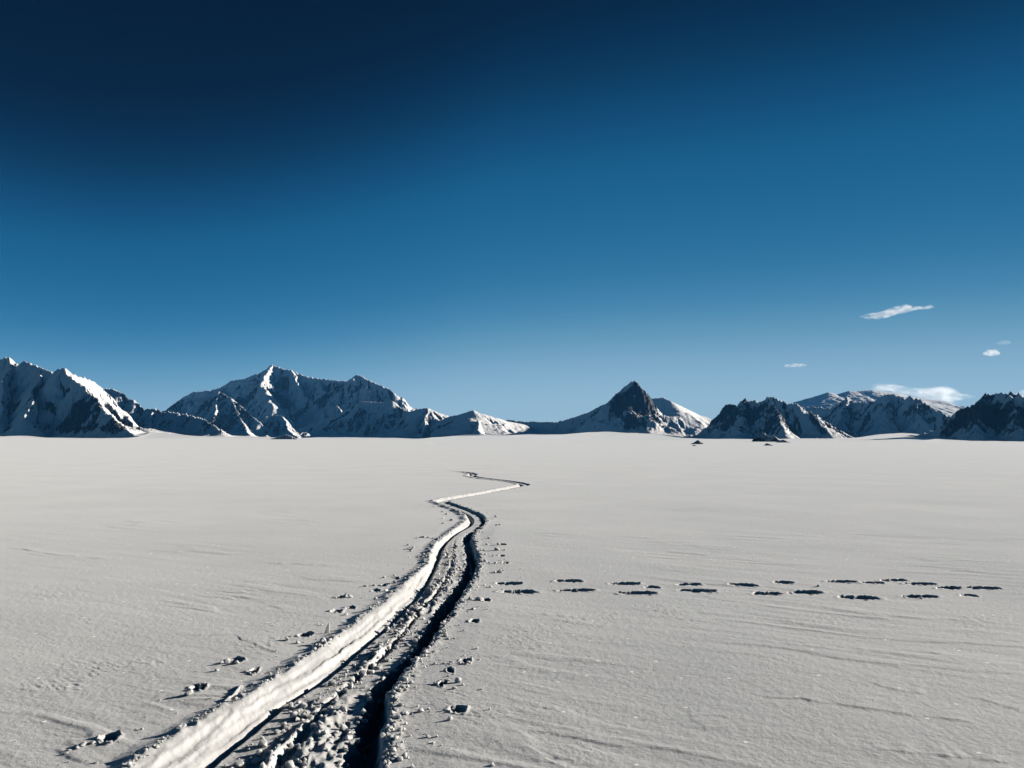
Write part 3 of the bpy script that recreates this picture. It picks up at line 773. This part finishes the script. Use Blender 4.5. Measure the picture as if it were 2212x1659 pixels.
# (u, v at the foot, width px, height/width, label or None)
LEFT = "small snow lump lying on the crust along the bright left bank of the trench"
RIGHT = "small snow lump lying on the crust along the shadowed right bank of the trench"
LUMP_LIST = [
    (408,1507,20,.75,"round snow lump beside the second print from the viewer on the left bank"),
    (392,1510,10,.6,LEFT),(400,1496,9,.5,LEFT),(382,1512,8,.5,LEFT),
    (490,1437,15,.9,"upright snow lump beside the third print along the left bank"),
    (510,1439,13,.8,"squat snow lump at the edge of the third print along the left bank"),(478,1436,11,.6,LEFT),
    (468,1454,12,.7,"lone snow lump below the cluster at the third print, left bank"),(532,1456,12,.5,LEFT),(424,1455,5,.5,LEFT),
    (622,1386,16,.7,"broad snow lump in the cluster left of the bend in the bright bank"),(643,1392,11,.8,LEFT),(630,1378,10,.5,LEFT),
    (697,1393,19,.8,"big angular snow lump piled against the bright bank, largest of its pile"),(690,1402,14,.6,LEFT),(679,1411,12,.6,LEFT),(706,1389,11,.8,LEFT),(700,1404,10,.5,LEFT),(712,1398,9,.5,LEFT),
    (718,1322,16,.5,LEFT),(740,1321,13,.6,LEFT),(747,1330,14,.4,LEFT),(735,1291,13,.6,LEFT),(756,1290,13,.7,LEFT),(728,1290,8,.5,LEFT),
    (818,1276,11,.5,LEFT),(834,1277,11,.7,LEFT),(812,1295,11,.6,LEFT),(790,1266,11,.5,LEFT),(808,1264,10,.5,LEFT),(854,1259,11,.7,LEFT),(829,1247,9,.6,LEFT),(852,1243,8,.6,LEFT),
    (913,1199,9,.6,LEFT),(887,1192,7,.6,LEFT),(881,1180,8,.6,LEFT),(893,1184,9,.6,LEFT),(900,1164,9,.4,LEFT),(925,1163,9,.4,LEFT),(936,1164,8,.5,LEFT),
    (957,1120,8,.6,LEFT),(975,1125,10,.6,LEFT),(956,1132,7,.6,LEFT),(965,1111,8,.6,LEFT),(956,1105,7,.5,LEFT),(930,1086,5,.6,LEFT),(922,1083,5,.6,LEFT),(937,1094,5,.6,LEFT),
    (178,1615,20,.5,"rough snow lump at the nearest print beside the left bank"),(200,1612,14,.6,LEFT),(215,1607,15,.6,LEFT),(165,1617,11,.5,LEFT),(238,1612,10,.6,LEFT),(150,1626,10,.4,LEFT),(140,1633,12,.3,LEFT),
    (1016,1295,13,.8,"upright snow lump on the right bank, next to the first footprint rows"),(1033,1297,17,.8,"blocky snow lump on the right bank, bigger of the two before the crossing prints"),(1052,1298,9,.6,RIGHT),
    (1082,1236,9,.8,RIGHT),(1060,1268,10,.6,RIGHT),(1088,1260,6,.8,RIGHT),
    (994,1434,18,.7,"craggy snow lump beside the third print on the right bank"),(975,1436,12,.6,RIGHT),(1011,1438,11,.5,RIGHT),(980,1450,10,.6,RIGHT),(939,1437,10,.6,RIGHT),(960,1436,9,.5,RIGHT),(1036,1429,9,.5,RIGHT),
    (939,1480,11,.8,RIGHT),(990,1478,17,.9,"tall round snow lump on the right bank, standing among crumbs"),(970,1474,10,.5,RIGHT),(982,1492,13,.6,RIGHT),(1000,1484,10,.6,RIGHT),
    (910,1540,17,.7,"loaf-shaped snow lump on the right bank, near the deepest shadow"),(930,1540,8,.4,RIGHT),(972,1560,14,.8,"pointed snow lump just below the deep print on the right bank"),(962,1538,13,.5,RIGHT),
    (925,1595,13,.5,RIGHT),(905,1578,6,.6,RIGHT),(858,1618,14,.4,RIGHT),
    (1071,1117,9,.6,RIGHT),(1071,1135,12,.6,RIGHT),(1056,1165,8,.6,RIGHT),(1077,1179,10,.6,RIGHT),(1073,1190,15,.7,"white snow lump heap by the far right bank, past the crossing prints"),(1090,1190,8,.5,RIGHT),(1066,1202,9,.6,RIGHT),(1070,1218,10,.6,RIGHT),(1058,1217,8,.6,RIGHT),(1080,1237,11,.6,RIGHT),
    (1052,1178,9,.6,RIGHT),(1046,1190,9,.6,RIGHT),(1048,1214,12,.6,RIGHT),(1042,1225,10,.5,RIGHT),
    (2110,1268,24,.75,"round grey snow lump standing in the last print of the farther row"),(1822,1257,14,.6,"low snow lump beside the print where the farther row breaks up"),
    (1990,1292,10,.5,"small snow lump below the largest print of the nearer row"),(1768,1266,9,.8,"tiny lone snow lump between the two rows of prints"),(1890,1260,10,.5,"flat snow lump between two prints of the farther row"),
    (2096,1283,12,.6,"small snow lump in the last print of the nearer row"),
]
first = {}
for n, (u, v, w, hr, lab) in enumerate(LUMP_LIST):
    p = on_plane(u, v)
    d = math.hypot(p[0], p[1])
    s = w / FPX * d * 1.05
    k = n % len(LUMPS)
    if k not in first:
        o = bpy.data.objects.new("snow_lump", LUMPS[k]); first[k] = o
    else:
        o = first[k].copy()
    COL.objects.link(o)
    o.scale = (s, s * random.uniform(.75, 1.1), s * hr * 1.25)
    o.rotation_euler = (random.uniform(-.25, .25), random.uniform(-.25, .25), random.uniform(0, 6.28))
    o.location = (p[0], p[1], float(hgt(p[0], p[1])[0]) - 0.02 * s)
    grp = {LEFT: "small snow lumps along the left bank", RIGHT: "small snow lumps along the right bank"}.get(lab)
    for key in ("label", "category", "group"):
        if key in o: del o[key]
    tag(o, lab, "snow lump", grp or "snow lumps thrown up on the crust")

# two flat shards standing out of the crust
def shard(label, u, v, h_px, lean, wid):
    p = on_plane(u, v); d = math.hypot(p[0], p[1]); h = h_px / FPX * d
    bm = bmesh.new()
    prof = [(-.5, 0), (-.42, .35), (-.2, .7), (.12, 1.0), (.2, .78), (.38, .4), (.5, 0)]
    a = [bm.verts.new((x * wid * h, -.06 * h, z * h)) for x, z in prof]
    b = [bm.verts.new((x * wid * h * .85, .06 * h, z * h * .96)) for x, z in prof]
    bm.faces.new(a); bm.faces.new(b[::-1])
    for i in range(len(a)):
        j = (i + 1) % len(a); bm.faces.new((a[j], a[i], b[i], b[j]))
    bmesh.ops.recalc_face_normals(bm, faces=bm.faces[:])
    bmesh.ops.bevel(bm, geom=bm.edges[:], offset=.02 * h, segments=1, affect='EDGES')
    me = bpy.data.meshes.new("snow_shard"); bm.to_mesh(me); bm.free(); me.materials.append(M_LUMP)
    o = link("snow_shard", me, (p[0], p[1], float(hgt(p[0], p[1])[0]) - .03 * h))
    o.rotation_euler = (R_(-12), R_(lean), R_(25))
    return tag(o, label, "snow shard")

shard("thin upright shard of snow crust leaning right above the piled lumps", 706, 1369, 25, 14, .45)

def blade(label, a, b, wid):
    """A long thin sliver of crust lying on the snow, its edge tipped up."""
    p, q = on_plane(*a), on_plane(*b)
    n = 14
    t = np.linspace(0, 1, n)
    w = wid * np.sin(np.pi * np.clip(t * .94 + .05, 0, 1)) ** .7
    d = (q - p)[:2]; d /= np.linalg.norm(d); nx = np.array([d[1], -d[0]])
    c = p[:2] + np.outer(t, (q - p)[:2]) + np.outer(.012 * np.sin(t * 5), nx)
    g = hgt(c[:, 0], c[:, 1])
    prof = [(-.5, -.02), (-.30, .010), (.15, .018), (.5, .008), (.42, -.02)]
    V = np.array([[c[i, 0] + nx[0] * o * w[i], c[i, 1] + nx[1] * o * w[i], g[i] + h * w[i] / wid] for i in range(n) for o, h in prof])
    k = len(prof)
    F = np.array([[i * k + j, i * k + (j + 1) % k, (i + 1) * k + (j + 1) % k, (i + 1) * k + j] for i in range(n - 1) for j in range(k)])
    o0 = np.array([c[n // 2, 0], c[n // 2, 1], g.min()])
    return tag(link("snow_shard", mesh_from("snow_shard", V - o0, F, M_LUMP, smooth=False), o0), label, "snow shard")

blade("long thin sliver of crust lying like a stick against the bright left bank", (484, 1523), (527, 1485), .032)

# crumbs too many to count: lips of the trench and its floor
def crumbs():
    base = []
    for s in range(5):
        rng = random.Random(50 + s)
        bm = bmesh.new()
        for _ in range(11):
            v = Vector((rng.gauss(0, 1), rng.gauss(0, 1), rng.gauss(0, .7))).normalized()
            bm.verts.new(v * 0.5)
        r = bmesh.ops.convex_hull(bm, input=bm.verts[:])
        dead = list({g for g in r["geom_interior"] + r["geom_unused"] if isinstance(g, bmesh.types.BMVert)})
        if dead: bmesh.ops.delete(bm, geom=dead, context='VERTS')
        bmesh.ops.triangulate(bm, faces=bm.faces[:])
        bm.verts.index_update()
        base.append((np.array([v.co for v in bm.verts]), np.array([[v.index for v in f.verts] for f in bm.faces])))
        bm.free()
    xs, ys, ss = [], [], []
    def put(n, y0, y1, fn, s0, s1):
        y = np.exp(RNG.uniform(math.log(y0), math.log(y1), n))
        E = trench_edges(y)
        x = fn(E, n)
        s = s0 * (s1 / s0) ** (RNG.random(n) ** 2.2)
        xs.append(x); ys.append(y); ss.append(s)
    put(1100, 2.5, 30, lambda E, n: E[3] + np.abs(RNG.normal(0, .07, n)) - .02, .010, .055)
    put(350, 2.5, 30, lambda E, n: E[3] + np.abs(RNG.normal(0, .28, n)), .008, .035)
    put(900, 2.5, 30, lambda E, n: E[0] - np.abs(RNG.normal(0, .05, n)) + .01, .010, .040)
    put(250, 2.5, 30, lambda E, n: E[0] - np.abs(RNG.normal(0, .30, n)), .008, .030)
    put(1700, 2.5, 14, lambda E, n: E[1] + (E[2] - E[1]) * np.clip(RNG.normal(.50, .2, n), .06, 1.02), .012, .075)
    put(500, 2.5, 14, lambda E, n: E[2] + (E[3] - E[2]) * RNG.random(n) * .4 - .02, .02, .08)
    xs, ys, ss = map(np.concatenate, (xs, ys, ss))
    z = hgt(xs, ys)
    V, F, n0 = [], [], 0
    for x, y, zz, s in zip(xs, ys, z, ss):
        bv, bf = base[RNG.integers(5)]
        a = RNG.random() * 6.28; c, q = math.cos(a), math.sin(a)
        sx, sy, sz = s * RNG.uniform(.7, 1.3), s * RNG.uniform(.6, 1.1), s * RNG.uniform(.5, .95)
        vx, vy = bv[:, 0] * sx, bv[:, 1] * sy
        V.append(np.column_stack([x + vx * c - vy * q, y + vx * q + vy * c, zz + bv[:, 2] * sz + .22 * sz]))
        F.append(bf + n0); n0 += len(bv)
    o = link("snow_rubble", mesh_from("snow_rubble", np.vstack(V), np.vstack(F), M_LUMP, smooth=False))
    tag(o, "loose snow crumbs strewn on the lips and floor of the trench", "snow rubble", kind="stuff")

crumbs()

# ------------------------------------------------------------------ clouds
def cloud_material(name, density, scale):
    m = bpy.data.materials.new(name); m.use_nodes = True
    N, L = m.node_tree.nodes, m.node_tree.links
    N.clear()
    out = N.new("ShaderNodeOutputMaterial")
    v = N.new("ShaderNodeVolumePrincipled")
    v.inputs["Color"].default_value = (.98, .98, .98, 1)
    v.inputs["Density"].default_value = density
    v.inputs["Anisotropy"].default_value = 0.5
    tc = N.new("ShaderNodeTexCoord")
    mp = N.new("ShaderNodeMapping"); mp.inputs["Scale"].default_value = (scale, scale, scale * 2.2)
    nz = N.new("ShaderNodeTexNoise"); nz.inputs["Scale"].default_value = 1.0; nz.inputs["Detail"].default_value = 3
    mr = N.new("ShaderNodeMapRange"); mr.inputs[1].default_value = 0.36; mr.inputs[2].default_value = 0.66
    mr.inputs[3].default_value = 0.0; mr.inputs[4].default_value = 2.2 * density
    L.new(tc.outputs["Object"], mp.inputs[0]); L.new(mp.outputs[0], nz.inputs["Vector"]); L.new(nz.outputs["Fac"], mr.inputs[0])
    L.new(mr.outputs[0], v.inputs["Density"])
    L.new(v.outputs[0], out.inputs["Volume"])
    return m

def cloud(label, Y, path, density, seed, flat=1.0, rough=.6):
    """A closed lens-like body along a path of (u, v, half thickness px); soft because its edges are thin."""
    P = np.array([at_depth(u, v, Y) for u, v, h in path])
    Hh = np.array([h * .85 / FPX * Y for u, v, h in path])
    n = 70; nr = 28
    t = np.linspace(0, 1, n); tk = np.linspace(0, 1, len(P))
    cx = np.interp(t, tk, P[:, 0]); cz = np.interp(t, tk, P[:, 2]); h = np.interp(t, tk, Hh)
    ker = np.ones(7) / 7
    cz = np.convolve(np.pad(cz, 3, mode='edge'), ker, 'valid'); h = np.convolve(np.pad(h, 3, mode='edge'), ker, 'valid')
    h = h * np.sqrt(np.clip(np.sin(np.pi * np.clip(t, .002, .998)) * 3.0, 0, 1))
    A = np.linspace(0, 2 * np.pi, nr, endpoint=False)
    TT, AA = np.meshgrid(np.arange(n), A, indexing='ij')
    nz = 1 + rough * fbm(TT * .16 + np.cos(AA), np.sin(AA) * 1.2 + 5, 4, seed)
    rz = h[TT] * nz
    x = cx[TT] + 0 * AA; y = Y + np.cos(AA) * rz * 1.6 * flat; z = cz[TT] + np.sin(AA) * rz
    V = np.column_stack([x.ravel(), y.ravel(), z.ravel()])
    i, j = np.meshgrid(np.arange(n - 1), np.arange(nr), indexing='ij'); j2 = (j + 1) % nr
    F = np.column_stack([(i * nr + j).ravel(), (i * nr + j2).ravel(), ((i + 1) * nr + j2).ravel(), ((i + 1) * nr + j).ravel()])
    c = V.mean(0)
    me = bpy.data.meshes.new("cloud")
    caps = [list(range(nr))[::-1], [(n - 1) * nr + k for k in range(nr)]]
    me.from_pydata((V - c).tolist(), [], F.tolist() + caps)
    me.polygons.foreach_set("use_smooth", [True] * len(me.polygons))
    bm = bmesh.new(); bm.from_mesh(me); bmesh.ops.recalc_face_normals(bm, faces=bm.faces[:]); bm.to_mesh(me); bm.free()
    me.materials.append(cloud_material("cloud_vapour", density * 0.14 / (2 * Hh.max()), 1 / (Hh.max() * 1.8)))
    return tag(link("cloud", me, c), label, "cloud", "small white clouds over the mountains")

cloud("long thin white cloud streak high above the range, rising to one end", 22000,
      [(1855,684,3),(1868,684,7),(1885,682,8),(1905,680,8),(1920,675,12),(1940,669,12),(1955,667,10),(1966,665,9),(1975,666,4.5),(1990,665,5),(2003,663,5),(2012,663,4),(2021,663,2)], 2.6, 5)
cloud("small round puff of white cloud near the edge of the view", 24000, [(2122,764,3),(2130,763,6),(2138,761,8),(2147,761,8),(2155,763,5),(2160,764,3)], 2.2, 11)
cloud("faint wisp of cloud just above the small round puff", 24000, [(2150,742,2),(2162,740,5),(2172,739,6),(2184,741,3)], .35, 14)
cloud("small flat cloud low over the saddle before the cloud bank", 23000, [(1690,791,2),(1705,790,4),(1716,789,5),(1730,789,4),(1744,789,2)], 1.6, 17)
cloud("wide bank of cream cloud lying along the far pale mountain", 18500,
      [(1862,845,2),(1880,841,4),(1900,838,7),(1925,838,11),(1950,842,11),(1975,848,11),(2000,850,14),(2020,851,18),(2040,854,22),(2055,858,18),(2070,857,9),(2090,857,5),(2112,857,2)], 2.2, 20, flat=1.5)
cloud("faint thin veil of cloud above the wide cloud bank", 19500, [(1880,834,2),(1900,832,5),(1925,833,4),(1950,836,2)], .4, 23)
cloud("soft scrap of cloud peeping over the serrated rightmost massif", 18500, [(2190,858,5),(2205,852,10),(2222,848,12),(2250,850,8)], 1.0, 26)

# ------------------------------------------------------------------ the air
def haze():
    bm = bmesh.new()
    bmesh.ops.create_cube(bm, size=1.0)
    for v in bm.verts:
        v.co = (v.co.x * 34400, v.co.y * 34400, -40 if v.co.z < 0 else 1250)
    me = bpy.data.meshes.new("haze"); bm.to_mesh(me); bm.free()
    m = bpy.data.materials.new("air"); m.use_nodes = True
    N, L = m.node_tree.nodes, m.node_tree.links
    N.clear()
    out = N.new("ShaderNodeOutputMaterial"); v = N.new("ShaderNodeVolumePrincipled")
    v.inputs["Color"].default_value = (0.10, 0.42, 0.95, 1)
    v.inputs["Density"].default_value = 0.95e-5
    v.inputs["Anisotropy"].default_value = 0.0
    L.new(v.outputs[0], out.inputs["Volume"])
    me.materials.append(m)
    tag(link("haze", me), "thin blue air between the viewer and the far mountains", "haze", kind="stuff")

USE_HAZE = True
if USE_HAZE: haze()
